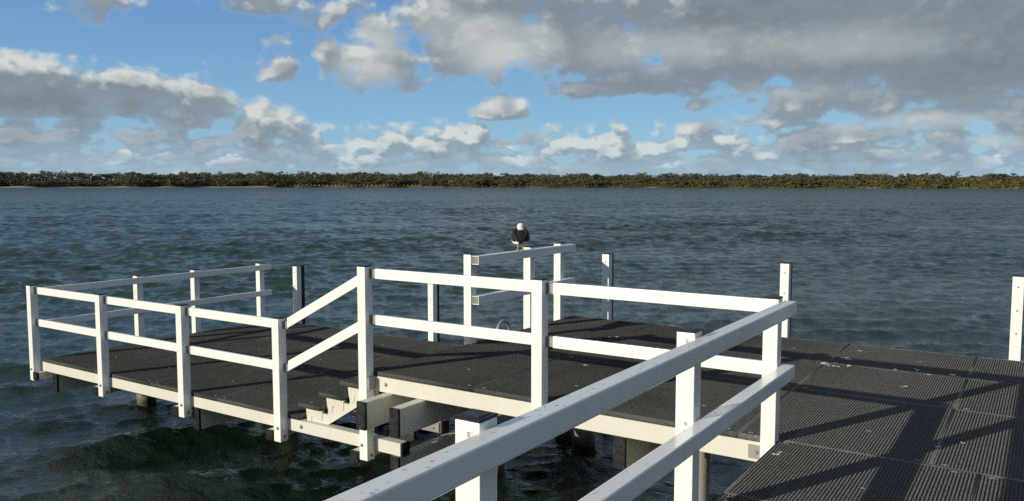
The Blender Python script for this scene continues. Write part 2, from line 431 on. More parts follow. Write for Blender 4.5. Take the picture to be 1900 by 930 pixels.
    h = t.m('ADD', t.m('MULTIPLY', t.noise(v1, 7.0, 6, 0.62, 0.4), 0.030), t.m('MULTIPLY', t.noise(v1, 21.0, 3, 0.6, 0.3), 0.008))
    h2 = t.m('MULTIPLY', t.noise(v1, 1.5, 4, 0.6, 0.3), 0.055)
    h3 = t.m('MULTIPLY', t.noise(v1, 0.33, 4, 0.6, 0.2), t.mapr(dist, 25, 160, 0.0, 1.6, False))
    h4 = t.m('MULTIPLY', t.noise(v1, 0.10, 5, 0.66, 0.2), t.mapr(dist, 90, 600, 0.0, 7.0, False))
    hh = t.m('ADD', t.m('ADD', h, h2), t.m('ADD', h3, h4))
    bp = t.n('ShaderNodeBump'); bp.inputs['Strength'].default_value = 1.0; bp.inputs['Distance'].default_value = 1.0
    t.l(hh, bp.inputs['Height']); t.l(bp.outputs[0], b.inputs['Normal'])
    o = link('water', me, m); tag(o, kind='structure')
    # still disc under the walkway closes the sheet
    mb = MB(); mb.cyl((0, 0, WATER_Z-0.06), (0, 0, WATER_Z-0.03), 1.4, n=32)
    q = mb.build('water', m); tag(q, kind='structure')
build_water()

# ------------------------------------------------------------------ far shore
def shore_r(a_deg):
    # distance of the far waterline at an azimuth (degrees)
    t = (a_deg+66)/66.0
    return 880-210*np.clip(t, 0, 1.2) + 9*np.sin(a_deg*0.9)+5*np.sin(a_deg*2.3+1)

def az_of(x): return px_dir(x, 342)[0]

def mat_leaf(name, c0, c1):
    m, t, b = new_mat(name)
    at = t.n('ShaderNodeAttribute'); at.attribute_name = 'tone'
    c = t.mix(at.outputs['Fac'], c0, c1); t.l(c, b.inputs['Base Color'])
    b.inputs['Roughness'].default_value = 0.75; b.inputs['Specular IOR Level'].default_value = 0.2
    return m
M_GUM = mat_leaf('gum_foliage', (0.056, 0.058, 0.027), (0.155, 0.136, 0.074))
M_SCRUB = mat_leaf('grey_scrub_foliage', (0.035, 0.040, 0.018), (0.175, 0.145, 0.098))
M_MANG = mat_leaf('mangrove_foliage', (0.045, 0.050, 0.010), (0.170, 0.150, 0.032))
M_REED = mat_leaf('reed', (0.12, 0.075, 0.030), (0.36, 0.26, 0.13))
M_BARK = paint('pale_bark', (0.30, 0.26, 0.20), 0.8, (0.12, 0.10, 0.08), 0.6, 2)
M_SAND = paint('shore_sand', (0.30, 0.235, 0.16), 0.9, (0.20, 0.15, 0.10), 0.7, 0.15, streak=False)
M_EARTH = paint('wood_floor', (0.045, 0.042, 0.026), 0.95, (0.09, 0.08, 0.05), 0.6, 0.1, streak=False)

def land():
    az = np.arange(-110, 45.01, 0.25)
    rows = [(-12, -1.2), (0, 0.0), (5, 0.35), (11, 1.1), (22, 2.2), (70, 3.4), (220, 6.5), (1600, 7.0)]
    V = []
    for dr, dz in rows:
        rr = shore_r(az)+dr
        wob = 0.25*np.sin(az*3.1)*(1 if dz > 1 else 0)
        V.append(np.stack([np.sin(np.radians(az))*rr, np.cos(np.radians(az))*rr, WATER_Z+dz+wob+0*az], 1))
    V = np.vstack(V); n = len(az)
    def strip(a, b):
        F = []
        for k in range(a, b):
            j = np.arange(n-1); F.append(np.stack([k*n+j, k*n+j+1, (k+1)*n+j+1, (k+1)*n+j], 1))
        return np.vstack(F)
    tag(link('beach', np_mesh('beach', V.copy(), strip(0, 3), True), M_SAND), kind='structure')
    tag(link('land', np_mesh('land', V.copy(), strip(3, len(rows)-1), True), M_EARTH), kind='structure')
land()

def ground_z(dr): return WATER_Z + np.interp(dr, [-12, 0, 5, 11, 22, 70, 220], [-1.2, 0, 0.35, 1.1, 2.2, 3.4, 6.5])

def leaf_cloud(C, size, tone, flat=0.0):
    """quads of random orientation around centres C"""
    n = len(C)
    a = rng.normal(size=(n, 3)); a[:, 2] *= (1-flat); a /= np.linalg.norm(a, axis=1)[:, None]
    b = rng.normal(size=(n, 3)); b -= a*(a*b).sum(1)[:, None]; b /= np.linalg.norm(b, axis=1)[:, None]
    s = size[:, None]*0.5
    V = np.stack([C-a*s-b*s*0.55, C+a*s*0.8-b*s*0.7, C+a*s+b*s*0.5, C-a*s*0.7+b*s*0.75], 1).reshape(-1, 3)
    F = np.arange(n*4).reshape(-1, 4)
    return V, F, np.repeat(tone, 4)

def crown_points(x, y, z, h, w, nl, lobes, low=0.15):
    """leaf centres of a crown built from uneven lobes"""
    pts = []
    for _ in range(lobes):
        cx, cy = rng.normal(0, w*0.27, 2)
        cz = h*(low+0.15+rng.random()*(0.85-low))
        rx = w*(0.20+0.22*rng.random()); rz = h*(0.09+0.12*rng.random())
        m = max(4, int(nl/lobes))
        p = rng.normal(size=(m, 3)); p /= np.linalg.norm(p, axis=1)[:, None]
        p *= (0.55+0.45*rng.random(m))[:, None]
        pts.append(p*[rx, rx, rz]+[x+cx, y+cy, z+min(cz, h-rz)])
    return np.vstack(pts)

def trunk_quads(x, y, z, h, w):
    out = []
    for k in range(2):
        lean = rng.normal(0, 0.08, 2)
        top = np.array([x+lean[0]*h, y+lean[1]*h, z+h*0.8]); bot = np.array([x, y, z])
        ang = k*1.57+0.4
        d = np.array([math.cos(ang), math.sin(ang), 0])*w
        out.append([bot-d, bot+d, top+d*0.35, top-d*0.35])
    return out

def add_tone(me, tone):
    at = me.attributes.new('tone', 'FLOAT', 'POINT'); at.data.foreach_set('value', tone.astype(np.float32))

def wood():
    LV, LT, SV, ST, TV = [], [], [], [], []
    a0, a1 = az_of(-260), az_of(2160)
    for row, dr in enumerate((15, 24, 36, 50, 68, 95, 12, 20, 30)):
        a = a0
        while a < a1:
            rr0 = float(shore_r(a)); step = (3.4+2.2*rng.random())/rr0*57.3
            a += step
            t = (a-az_of(0))/(az_of(1900)-az_of(0))
            rr = rr0+dr+rng.normal(0, 3)
            x, y = math.sin(R(a))*rr, math.cos(R(a))*rr; z = float(ground_z(dr))
            # height of the skyline along the shore, in metres above water
            sky = np.interp(t, [-.2, 0, .1, .25, .42, .55, .75, .9, 1, 1.2], [14, 14.2, 13.6, 14.6, 13.6, 12.2, 11.2, 10.4, 9.0, 9]) \
                + 0.8*math.sin(a*1.7)+0.6*math.sin(a*4.1+1)+0.4*math.sin(a*9.3)
            h = (sky*1.10-(z-WATER_Z))*(0.80+0.20*rng.random() + (0.12 if rng.random() < 0.1 else 0))
            if row > 5: h *= 0.30+0.15*rng.random()
            if row == 0: h *= 0.55
            if row == 1: h *= 0.78
            if 0.015 < t < 0.10 and row < 3: h *= 0.35
            w = 5.5+4.5*rng.random()
            # behind the right half the wood turns to grey-brown scrub
            scrub = rng.random() < np.interp(t, [0.45, 0.6, 0.8], [0.05, 0.45, 0.85])
            pts = crown_points(x, y, z, h, w, 250, 5+int(4*rng.random()), -0.12 if row > 5 else (0.0 if row < 2 else 0.10))
            base = np.clip(rng.normal(0.42, 0.17), 0, 1)
            tone = np.clip(base+rng.normal(0, 0.13, len(pts)), 0, 1)
            sz = 0.50+0.60*rng.random(len(pts))
            V, F, tt = leaf_cloud(pts, sz, tone)
            (SV if scrub else LV).append(V); (ST if scrub else LT).append(tt)
            if rng.random() < 0.55: TV += trunk_quads(x, y, z, h, 0.16)
    for nm, VV, TT, mt, lab in (('far_wood', LV, LT, M_GUM, 'dark olive gum wood along the far shore'), ('far_scrub', SV, ST, M_SCRUB, 'grey brown scrub mixed into the far wood')):
        V = np.vstack(VV); F = np.arange(len(V)).reshape(-1, 4)
        me = np_mesh(nm, V, F); add_tone(me, np.concatenate(TT))
        o = link(nm, me, mt); tag(o, lab, 'woodland', kind='stuff')
    V = np.array(TV).reshape(-1, 3)
    o = link('far_trunks', np_mesh('far_trunks', V, np.arange(len(V)).reshape(-1, 4)), M_BARK)
    tag(o, 'pale trunks showing through the far wood', 'woodland', kind='stuff')
wood()

def fringe():
    # mangroves along the right half of the waterline
    V_, T_ = [], []
    for dr, hh in ((-1, 2.2), (2, 2.8), (6, 3.6), (11, 4.3), (17, 5.0)):
        a = az_of(820); end = az_of(2200)
        while a < end:
            r = float(shore_r(a)); a += (2.2+1.5*rng.random())/r*57.3
            t = (a-az_of(820))/(az_of(1900)-az_of(820))
            h = hh*np.interp(t, [0, 0.15, 0.5, 1, 1.3], [0.35, 0.75, 0.95, 1.15, 1.15])*(0.75+0.45*rng.random())
            rr = r+dr+rng.normal(0, 1)
            x, y = math.sin(R(a))*rr, math.cos(R(a))*rr; z = float(ground_z(dr))-0.15
            p = crown_points(x, y, z, h, 3.6, 70, 4, -0.25)
            base = np.clip(rng.normal(0.5, 0.22), 0, 1)
            V, F, tt = leaf_cloud(p, 0.40+0.45*rng.random(len(p)), np.clip(base+rng.normal(0, 0.15, len(p)), 0, 1))
            V_.append(V); T_.append(tt)
    V = np.vstack(V_); me = np_mesh('mangroves', V, np.arange(len(V)).reshape(-1, 4)); add_tone(me, np.concatenate(T_))
    tag(link('mangroves', me, M_MANG), 'low yellow green mangroves along the right of the far waterline', 'mangroves', kind='stuff')
    # straw coloured reeds left of centre
    a = np.interp(rng.random(9000), [0, 1], [az_of(508), az_of(782)])
    dr = rng.random(9000)*6+0.5
    r = shore_r(a)+dr
    x, y = np.sin(np.radians(a))*r, np.cos(np.radians(a))*r; z = ground_z(dr)
    patch = 0.75+0.25*np.sin(a*23)+0.1*np.sin(a*71)
    h = (1.7+1.3*rng.random(9000))*patch
    ang = rng.random(9000)*3.14; w = 0.12+0.14*rng.random(9000)
    dx, dy = np.cos(ang)*w, np.sin(ang)*w
    V = np.stack([np.stack([x-dx, y-dy, z], 1), np.stack([x+dx, y+dy, z], 1), np.stack([x+dx*0.3+rng.normal(0, .15, 9000), y+dy*0.3, z+h], 1), np.stack([x-dx*0.3, y-dy*0.3, z+h*0.9], 1)], 1).reshape(-1, 3)
    me = np_mesh('reeds', V, np.arange(len(V)).reshape(-1, 4)); add_tone(me, np.repeat(np.clip(rng.normal(0.55, 0.25, 9000), 0, 1), 4))
    tag(link('reeds', me, M_REED), 'straw coloured reed bed at the far waterline left of centre', 'reeds', kind='stuff')
fringe()

def gum_tree(x, y, z, h, w):
    t = thing('gum_tree', 'tall gum tree rising above the skyline of the far wood', 'tree', (x, y, z), 0, 'tall gum trees above the far wood')
    mb = MB()
    base = Vector((x, y, z)); lean = Vector((rng.normal(0, .05), rng.normal(0, .05), 0))*h
    fork = base+lean*0.5+Vector((0, 0, h*0.55))
    mb.tube([base, base+lean*0.2+Vector((0, 0, h*0.3)), fork], [0.32, 0.24, 0.18], 6)
    tips = []
    for k in range(5):
        an = k*1.26+rng.random(); tip = fork+Vector((math.cos(an)*w*0.33, math.sin(an)*w*0.33, h*(0.08+0.30*rng.random())))
        mb.tube([fork, (fork+tip)/2+Vector((0, 0, h*0.03)), tip], [0.15, 0.10, 0.05], 5); tips.append(tip)
    mb.build('trunk', M_BARK, t)
    P = []
    for tip in tips:
        for q in range(2):
            c = np.array(tip)+rng.normal(0, w*0.10, 3)*[1, 1, 0.7]
            p = rng.normal(size=(26, 3)); p /= np.linalg.norm(p, axis=1)[:, None]
            P.append(p*[w*0.22, w*0.22, h*0.075]*(0.5+0.5*rng.random((26, 1)))+c)
    P = np.vstack(P)
    V, F, tt = leaf_cloud(P, 0.45+0.45*rng.random(len(P)), np.clip(rng.normal(0.35, 0.18, len(P)), 0, 1))
    me = np_mesh('crown', V, F); add_tone(me, tt); link('crown', me, M_GUM, t)
for px, hh in ((18, 15.2), (84, 16.3), (150, 14.8), (205, 14.9), (243, 16.4), (285, 15.0), (352, 16.2), (410, 15.8), (446, 16.6), (495, 15.2), (520, 16.4), (586, 15.6), (632, 15.4), (663, 15.8), (706, 15.2),
               (752, 14.6), (812, 14.8), (846, 14.0), (905, 14.9), (938, 14.2), (1012, 14.0), (1083, 14.2), (1190, 14.6), (1240, 13.9), (1294, 14.3), (1326, 13.6), (1462, 13.0), (1536, 12.9), (1680, 12.8), (1712, 13.1), (1735, 13.0), (1772, 12.4), (1872, 12.0)):
    a = az_of(px); r = float(shore_r(a))+58
    z = float(ground_z(58))
    gum_tree(math.sin(R(a))*r, math.cos(R(a))*r, z, hh-(z-WATER_Z)+0.2, 7.5+2.5*random.random())

# ------------------------------------------------------------------ jetty parts
def grating(name, x0, x1, y0, y1, ztop, parent, pitch=0.0195, depth=0.044):
    """open moulded grating: bearing bars along Y, cross bars along X, a solid cut edge all round"""
    bw = 0.0085; e = 0.009; g = 0.0015
    X0, X1, Y0, Y1 = x0+g, x1-g, y0+g, y1-g
    boxes = []; lift = 0.0060
    nx = max(2, int(round((X1-X0)/pitch))); ny = max(2, int(round((Y1-Y0)/pitch)))
    for i in range(1, nx):
        x = X0+(X1-X0)*i/nx; boxes.append((x-bw/2, x+bw/2, Y0+e, Y1-e, ztop-depth+0.004, ztop-lift))
    for j in range(1, ny):
        y = Y0+(Y1-Y0)*j/ny; boxes.append((X0+e, X1-e, y-bw*0.42, y+bw*0.42, ztop-depth+0.008, ztop-lift-0.0004))
    edge = [(X0, X1, Y0, Y0+e, ztop-depth, ztop), (X0, X1, Y1-e, Y1, ztop-depth, ztop),
            (X0, X0+e, Y0+e, Y1-e, ztop-depth, ztop), (X1-e, X1, Y0+e, Y1-e, ztop-depth, ztop)]
    def mesh(bx, nm):
        b = np.array(bx)
        sel = [(0, 2, 4), (0, 2, 5), (0, 3, 4), (0, 3, 5), (1, 2, 4), (1, 2, 5), (1, 3, 4), (1, 3, 5)]
        V = np.stack([b[:, list(s)] for s in sel], 1).reshape(-1, 3)
        q = np.array([(0, 1, 3, 2), (4, 6, 7, 5), (0, 4, 5, 1), (2, 3, 7, 6), (0, 2, 6, 4), (1, 5, 7, 3)])
        F = (np.arange(len(b))[:, None, None]*8+q[None]).reshape(-1, 4)
        return np_mesh(nm, V, F)
    if y1 > 1.8:
        # raised gritted studs where the bars cross
        gx, gy = np.meshgrid(X0+(X1-X0)*np.arange(1, nx)/nx, Y0+(Y1-Y0)*np.arange(1, ny)/ny)
        gx = gx.ravel(); gy = gy.ravel(); hw = bw*0.5; n = len(gx)
        top = ztop-0.0002-0.0008*rng.random(n); z0 = np.full(n, ztop-lift-0.001)
        st = np.stack([gx-hw*1.30, gx+hw*1.30, gy-hw, gy+hw, z0, top], 1)
        boxes = np.vstack([np.array(boxes), st])
    p = link(name, mesh(boxes, name), M_GRATE, parent)
    # the cut edge is a sub-part of its panel
    me = mesh(edge, 'panel_edge'); me.materials.append(M_GRATE_EDGE)
    o = bpy.data.objects.new('panel_edge', me); COL.objects.link(o); o.parent = p
    me.transform(parent.matrix_basis.inverted())
    return p

def clips(parent, spots, z):
    """stainless clip pairs that hold the panels down"""
    for (x, y) in spots:
        mb = MB()
        mb.box(x-0.020, x+0.020, y-0.006, y+0.006, z-0.002, z+0.0012, 0.0008)
        mb.dome((x, y, z+0.001), (0, 0, 1), 0.006, 0.0035, 8)
        mb.build('hold_down_clip', M_CLIP, parent)

def bolt(mb, p, axis, r=0.012):
    p = Vector(p); a = Vector(axis)
    mb.cyl(p, p+a*0.003, r*1.5, n=14); mb.cyl(p+a*0.003, p+a*0.011, r, n=6); mb.cyl(p+a*0.011, p+a*0.018, r*0.5, n=8)

def post(parent, x, y, ztop, zbot, s=0.1, bolts=()):
    """square hollow post with a shallow black cap; x, y is its south-west corner"""
    mb = MB(); mb.box(x, x+s, y, y+s, zbot, ztop-0.012, 0.005, 2); p = mb.build('post', M_WHITE, parent)
    mb = MB(); o = 0.003
    mb.box(x-o, x+s+o, y-o, y+s+o, ztop-0.012, ztop-0.001, 0.003, 1)
    mb.box(x+0.014, x+s-0.014, y+0.014, y+s-0.014, ztop-0.002, ztop+0.002, 0.0015, 1)
    sub(mb, 'post_cap', M_BLACK, p)
    for (pos, ax) in bolts:
        mb = MB(); bolt(mb, pos, ax); sub(mb, 'bolt', M_GALV, p)
    return p

def sub(mb, name, mat, part):
    me = bpy.data.meshes.new(name); mb.bm.to_mesh(me); mb.bm.free(); me.materials.append(mat)
    o = bpy.data.objects.new(name, me); COL.objects.link(o); o.parent = part
    me.transform(part.parent.matrix_basis.inverted())
    return o

def bracket(parent, x0, x1, y0, z0, z1):
    """grey socket that carries a rail end beside a post"""
    mb = MB()
    mb.box(x0, x1, y0+0.004, y0+0.030, z0+0.006, z1-0.006, 0.002)
    mb.box(x0, x0+0.006, y0-0.012, y0+0.030, z0+0.003, z1-0.003, 0.001)
    for zz in (z0+0.022, z1-0.022): mb.cyl((x0+0.035, y0+0.005, zz), (x0+0.035, y0-0.001, zz), 0.006, n=8)
    mb.build('bracket', M_PLASTIC, parent)

def h_rail(parent, x0, x1, zt, h=0.094, y0=5.565, t=0.034):
    """rail between two posts: socket at its west end, runs into the post at its east end"""
    mb = MB(); mb.box(x0+0.062, x1, y0, y0+t, zt-h, zt, 0.004, 2); mb.build('rail', M_WHITE, parent)
    bracket(parent, x0, x0+0.066, y0, zt-h, zt)

RAILS_UP = (0.972, 0.540)
PY = 5.50                                     # south faces of the front posts

# railing along the front of the upper platform
t = thing('railing', 'white two-rail railing along the front edge of the higher platform', 'railing', (-3.4, 5.55, 0))
t0 = t
post(t, -5.352, PY, 1.0, -0.845, bolts=(((-5.32, PY, -0.70), (0, -1, 0)), ((-5.252, PY+0.06, -0.80), (1, 0, 0))))
post(t, -3.442, PY, 1.0, -0.30)
post(t, -1.592, PY, 0.993, -0.35)
for zt in RAILS_UP:
    h_rail(t, -5.252, -3.442, zt); h_rail(t, -3.342, -1.592, zt-0.003)

# railing along the front of the lower platform
t = thing('railing', 'white two-rail railing along the front edge of the lower platform', 'railing', (-9, 5.55, LOW))
xs = (-11.45, -9.79, -8.155, -6.552)
for i, x in enumerate(xs):
    post(t, x, PY, 0.405, -0.878 if i else -0.895,
         bolts=(((x+0.06 if i else x+0.03, PY, -0.735), (0, -1, 0)), ((x+0.10, PY+0.055, -0.825), (1, 0, 0))) if i else (((x+0.045, PY, -0.74), (0, -1, 0)),))
for i in range(3):
    for zt in (0.375, -0.06): h_rail(t, xs[i]+0.1, xs[i+1], zt)

# sloping rails beside the steps
t = thing('handrail', 'pair of white sloping rails beside the steps between the platforms', 'handrail', (-5.9, 5.58, LOW))
for z0, z1 in ((0.380, 0.905), (-0.060, 0.465)):
    xa, xb = -6.395, -5.352; h = 0.105
    mb = MB(); mb.prism([(xa, z0-h+0.022), (xb, z1-h+0.022), (xb, z1+0.022), (xa, z0+0.022)], 'y', 5.565, 5.599, 0.004); mb.build('rail', M_WHITE, t)
    bracket(t, -6.452, -6.388, 5.565, z0-0.095, z0-0.008)

# railing beside the walkway, nearest the camera
t = thing('railing', 'white two-rail railing beside the walkway, nearest of all the railings', 'railing', (-1.5, 2.5, 0))
for y in (-1.55, 0.20, 2.075, 3.965): post(t, -1.592, y, 1.0, -0.42)
for zt in (0.966, 0.530):
    mb = MB(); mb.box(-1.482, -1.396, -2.2, 5.60, zt-0.092, zt, 0.009, 3); r = mb.build('rail', M_WHITE, t)

def printed_mark(parent, x, y, z, w, h, rows):
    mb = MB(); mb.box(x, x+w, y-0.0012, y+0.0003, z, z+h, mi=0)
    for k in range(rows):
        zz = z+h*(k+0.25)/rows; mb.box(x+w*0.18, x+w*random.uniform(0.6, 0.85), y-0.0018, y-0.0010, zz, zz+h/rows*0.45, mi=1)
    mb.build('printed_mark', (M_LABEL, M_INK), parent)
for y in (2.075, 3.965): printed_mark(t, -1.545, y, 0.935, 0.026, 0.020, 3)
for y in (2.075, 3.965, ): printed_mark(t, -1.545, y, 0.500, 0.024, 0.020, 3)
for zt in RAILS_UP: printed_mark(t0, -1.612, 5.565, zt-0.085, 0.012, 0.062, 7)
printed_mark(t0, -1.535, 5.50, 0.925, 0.026, 0.020, 3)

# railing on the west side of the lower platform
t = thing('railing', 'grey shaded railing at the far left end of the lower platform', 'railing', (-11.3, 7.5, LOW))
for y in (6.97, 7.94, 9.22): post(t, -11.352, y, 0.405, -0.85)
for zt in (0.372, -0.070):
    mb = MB(); mb.box(-11.25, -11.205, 5.62, 9.44, zt-0.090, zt, 0.005, 2); mb.build('rail', M_WHITE, t)

# railing the gull stands on
t = thing('railing', 'short white railing the gull stands on, with open rail ends', 'railing', (-5.3, 8.2, 0))
for y in (7.15, 8.37, 9.10): post(t, -5.352, y, 0.995, -0.30)
for zt in (0.970, 0.530):
    x0, x1, y0, y1, z0, z1 = -5.250, -5.160, 7.165, 9.34, zt-0.092, zt
    mb = MB(); w = 0.006
    mb.box(x0, x1, y0+0.05, y1, z0, z1, 0.004)
    for q in ((x0, x1, z0, z0+w), (x0, x1, z1-w, z1), (x0, x0+w, z0+w, z1-w), (x1-w, x1, z0+w, z1-w)):
        mb.box(q[0], q[1], y0, y0+0.052, q[2], q[3])
    r = mb.build('rail', M_WHITE, t)
    mb = MB(); mb.box(x0+w, x1-w, y0+0.012, y0+0.051, z0+w, z1-w); sub(mb, 'open_end', M_HOLLOW, r)

# ------------------------------------------------------------------ platforms
def beam(parent, x0, x1, y0, y1, z0, z1, name='beam', mat=None, bev=0.004):
    mb = MB(); mb.box(x0, x1, y0, y1, z0, z1, bev); return mb.build(name, mat or M_CREAM, parent)
def cap(part, x0, x1, y0, y1, z0, z1):
    mb = MB(); mb.box(x0, x1, y0, y1, z0, z1, 0.004); sub(mb, 'end_cap', M_BLACK, part)
def bearer(parent, x, y0, y1, ztop, h=0.25, w=0.10):
    b = beam(parent, x, x+w, y0+0.006, y1, ztop-h, ztop); cap(b, x-0.003, x+w+0.003, y0-0.022, y0+0.006, ztop-h-0.003, ztop+0.003); b.name = 'bearer'; return b
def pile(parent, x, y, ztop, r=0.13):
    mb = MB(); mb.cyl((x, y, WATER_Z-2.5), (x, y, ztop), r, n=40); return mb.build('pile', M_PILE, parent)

# upper platform
t = thing('platform', 'higher jetty platform of dark grating on cream beams', 'platform', (-3.3, 7.5, 0))
xp = [-5.27, -4.09, -2.93, -1.78, -0.56, 0.64, 1.84]
yp = [5.60, 7.13, 8.32, 9.45]
for i in range(6):
    for j in range(3):
        grating('grating_panel', xp[i], xp[i+1], yp[j], yp[j+1], 0.0, t)
sp = []
for x in xp[1:-1]:
    for y in yp[:-1]:
        sp += [(x-0.08, y+0.05), (x+0.08, y+0.05)]
        sp += [(x-0.45, y+0.55)]
clips(t, sp, 0.0)
beam(t, -5.27, -1.60, 5.60, 5.70, -0.190, -0.046)
for y in (6.35, 7.08, 7.80, 8.55): beam(t, -5.24, 1.8, y, y+0.10, -0.190, -0.047)
beam(t, -5.27, 1.84, 9.35, 9.449, -0.190, -0.046)
beam(t, -1.46, 1.84, 5.60, 5.70, -0.190, -0.047)
beam(t, -5.268, -5.17, 5.71, 9.34, -0.186, -0.050)
for x, y0 in ((-5.122, 5.255), (-4.732, 5.255), (-2.745, 5.605), (0.4, 5.7)):
    bearer(t, x, y0, 9.40, -0.193)
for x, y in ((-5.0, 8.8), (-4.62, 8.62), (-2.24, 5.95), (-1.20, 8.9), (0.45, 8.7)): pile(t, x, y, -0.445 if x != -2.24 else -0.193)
mb = MB(); mb.box(-1.700, -1.602, 5.590, 5.599, -0.165, -0.068, 0.001); bolt(mb, (-1.645, 5.590, -0.115), (0, -1, 0), 0.015); mb.build('angle_plate', M_PLASTIC, t)
mb = MB(); bolt(mb, (-5.10, 5.600, -0.112), (0, -1, 0), 0.014); mb.build('bolt', M_GALV, t)
mb = MB(); mb.box(-5.252, -5.222, 5.505, 5.60, -0.16, -0.045, 0.002); mb.build('angle_plate', M_PLASTIC, t)

# walkway the camera stands on
t = thing('walkway', 'jetty walkway of dark ribbed grating striped by railing shadows, bottom right', 'walkway', (0, 2, 0))
xq = [-1.487, -0.29, 0.91, 1.84]; yq = [-3.2, -1.6, 0.05, 1.70, 3.30, 4.45, 5.595]
for i in range(3):
    for j in range(6):
        grating('grating_panel', xq[i], xq[i+1], yq[j], yq[j+1], 0.0, t)
sp = []
for y in yq[2:]:
    for x in (-1.43, -0.42, -0.22, 0.6): sp.append((x, y-0.05))
sp += [(-0.83, 4.95), (-0.95, 4.2)]
clips(t, sp, 0.0)
beam(t, -1.485, -1.385, -3.2, 5.59, -0.190, -0.047)
for x in (-0.4, 0.7, 1.74): beam(t, x, x+0.1, -3.2, 5.59, -0.190, -0.047)
for y in (-1.5, 3.0): beam(t, -1.45, 1.8, y, y+0.1, -0.445, -0.193)
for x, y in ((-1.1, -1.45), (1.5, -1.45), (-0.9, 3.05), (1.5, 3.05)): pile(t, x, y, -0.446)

# lower platform
t = thing('platform', 'lower jetty platform of dark grating on cream beams, left side', 'platform', (-8.6, 7.5, LOW))
xl = [-11.25, -10.05, -8.85, -7.60, -6.30]
yl = [5.60, 7.02, 8.24, 9.45]
for i in range(4):
    for j in range(3): grating('grating_panel', xl[i], xl[i+1], yl[j], yl[j+1], LOW, t)
for j in (1, 2): grating('grating_panel', -6.30, -5.36, yl[j], yl[j+1], LOW, t)
sp = []
for x in xl[1:-1]:
    for y in yl[:-1]: sp += [(x-0.08, y+0.05), (x+0.08, y+0.05), (x-0.5, y+0.6)]
clips(t, sp, LOW)
bb = beam(t, -11.35, -4.93, 5.60, 5.70, LOW-0.168, LOW-0.046)
cap(bb, -4.93, -4.90, 5.597, 5.703, LOW-0.171, LOW-0.043)
bb = beam(t, -11.3, -5.06, 6.36, 6.46, LOW-0.168, LOW-0.046); cap(bb, -5.06, -5.03, 6.357, 6.463, LOW-0.171, LOW-0.043)
for y in (7.10, 7.9, 8.7, 9.349): beam(t, -11.3, -5.40, y, y+0.10, LOW-0.168, LOW-0.047)
beam(t, -11.249, -11.15, 5.71, 9.34, LOW-0.164, LOW-0.050)
for x, y0 in ((-11.06, 5.62), (-8.03, 5.62), (-5.03, 5.59)): bearer(t, x, y0, 9.40, LOW-0.171)
for x, y0, dx in ((-11.345, 5.495, 0), (-9.905, 5.495, 0), (-8.265, 5.495, 0), (-6.662, 5.495, 0), (-5.462, 5.495, 0)):
    b = beam(t, x, x+0.10, y0+0.02, 6.3, LOW-0.275, LOW-0.172); cap(b, x-0.002, x+0.102, y0-0.01, y0+0.02, LOW-0.277, LOW-0.170); b.name = 'post_block'
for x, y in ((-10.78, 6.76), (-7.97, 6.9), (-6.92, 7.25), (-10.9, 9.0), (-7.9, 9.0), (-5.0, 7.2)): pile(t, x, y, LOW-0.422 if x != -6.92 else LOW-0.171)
mb = MB(); bolt(mb, (-6.255, 5.600, LOW-0.105), (0, -1, 0), 0.016); mb.build('bolt', M_GALV, t)
mb = MB(); mb.box(-5.30, -5.07, 6.345, 6.357, LOW-0.160, LOW-0.055, 0.002)
bolt(mb, (-5.20, 6.345, LOW-0.085), (0, -1, 0), 0.009); bolt(mb, (-5.14, 6.345, LOW-0.12), (0, -1, 0), 0.009); mb.build('angle_plate', M_PLASTIC, t)

# steps between the two levels
t = thing('steps', 'short flight of three dark grating steps on cream stringers', 'steps', (-5.8, 6.3, LOW))
for k, (x0, z) in enumerate(((-6.285, -0.45), (-5.985, -0.30), (-5.685, -0.15))):
    tr = grating('tread', x0, x0+0.325, 5.58, 7.00, z, t, 0.0195, 0.046)
clips(t, [(-6.16, 5.66), (-5.86, 5.66), (-5.56, 5.66), (-6.1, 5.9), (-5.8, 5.9)], -0.45)
for o in [c for c in COL.objects if c.name.startswith('hold_down_clip') and c.parent == t]:
    pass
def stringer(y0):
    pts = [(-6.215, -0.645)]
    for k in range(3):
        xl_ = -6.255+0.30*k; zt = -0.498+0.15*k
        pts += [(xl_, zt), (xl_+0.235, zt), (xl_+0.275, zt-0.055+0.0)] if False else [(xl_, zt), (xl_+0.25, zt), (xl_+0.25, zt-0.045), (xl_+0.325, zt-0.045)]
    pts += [(-5.30, -0.10), (-5.272, -0.10), (-5.272, -0.245), (-5.93, -0.645)]
    mb = MB(); mb.prism(pts, 'y', y0, y0+0.03); s = mb.build('stringer', M_CREAM, t)
    for k in range(3):
        xl_ = -6.245+0.30*k; zt = -0.50+0.15*k
        mb = MB(); mb.prism([(xl_+0.0, zt), (xl_+0.235, zt), (xl_+0.235, zt-0.10), (xl_+0.215, zt-0.125), (xl_+0.17, zt-0.125), (xl_+0.14, zt-0.085), (xl_+0.085, zt-0.09), (xl_+0.075, zt-0.16), (xl_+0.045, zt-0.175), (xl_+0.02, zt-0.15)], 'y', y0-0.005, y0-0.0002, 0.001)
        for (a, c) in ((0.2, -0.04), (0.2, -0.095), (0.12, -0.04), (0.16, -0.075), (0.045, -0.06), (0.045, -0.14)):
            mb.dome((xl_+a, y0-0.005, zt+c), (0, -1, 0), 0.007, 0.004, 8)
        sub(mb, 'tread_bracket', M_CREAM, s)
stringer(5.660); stringer(6.90)

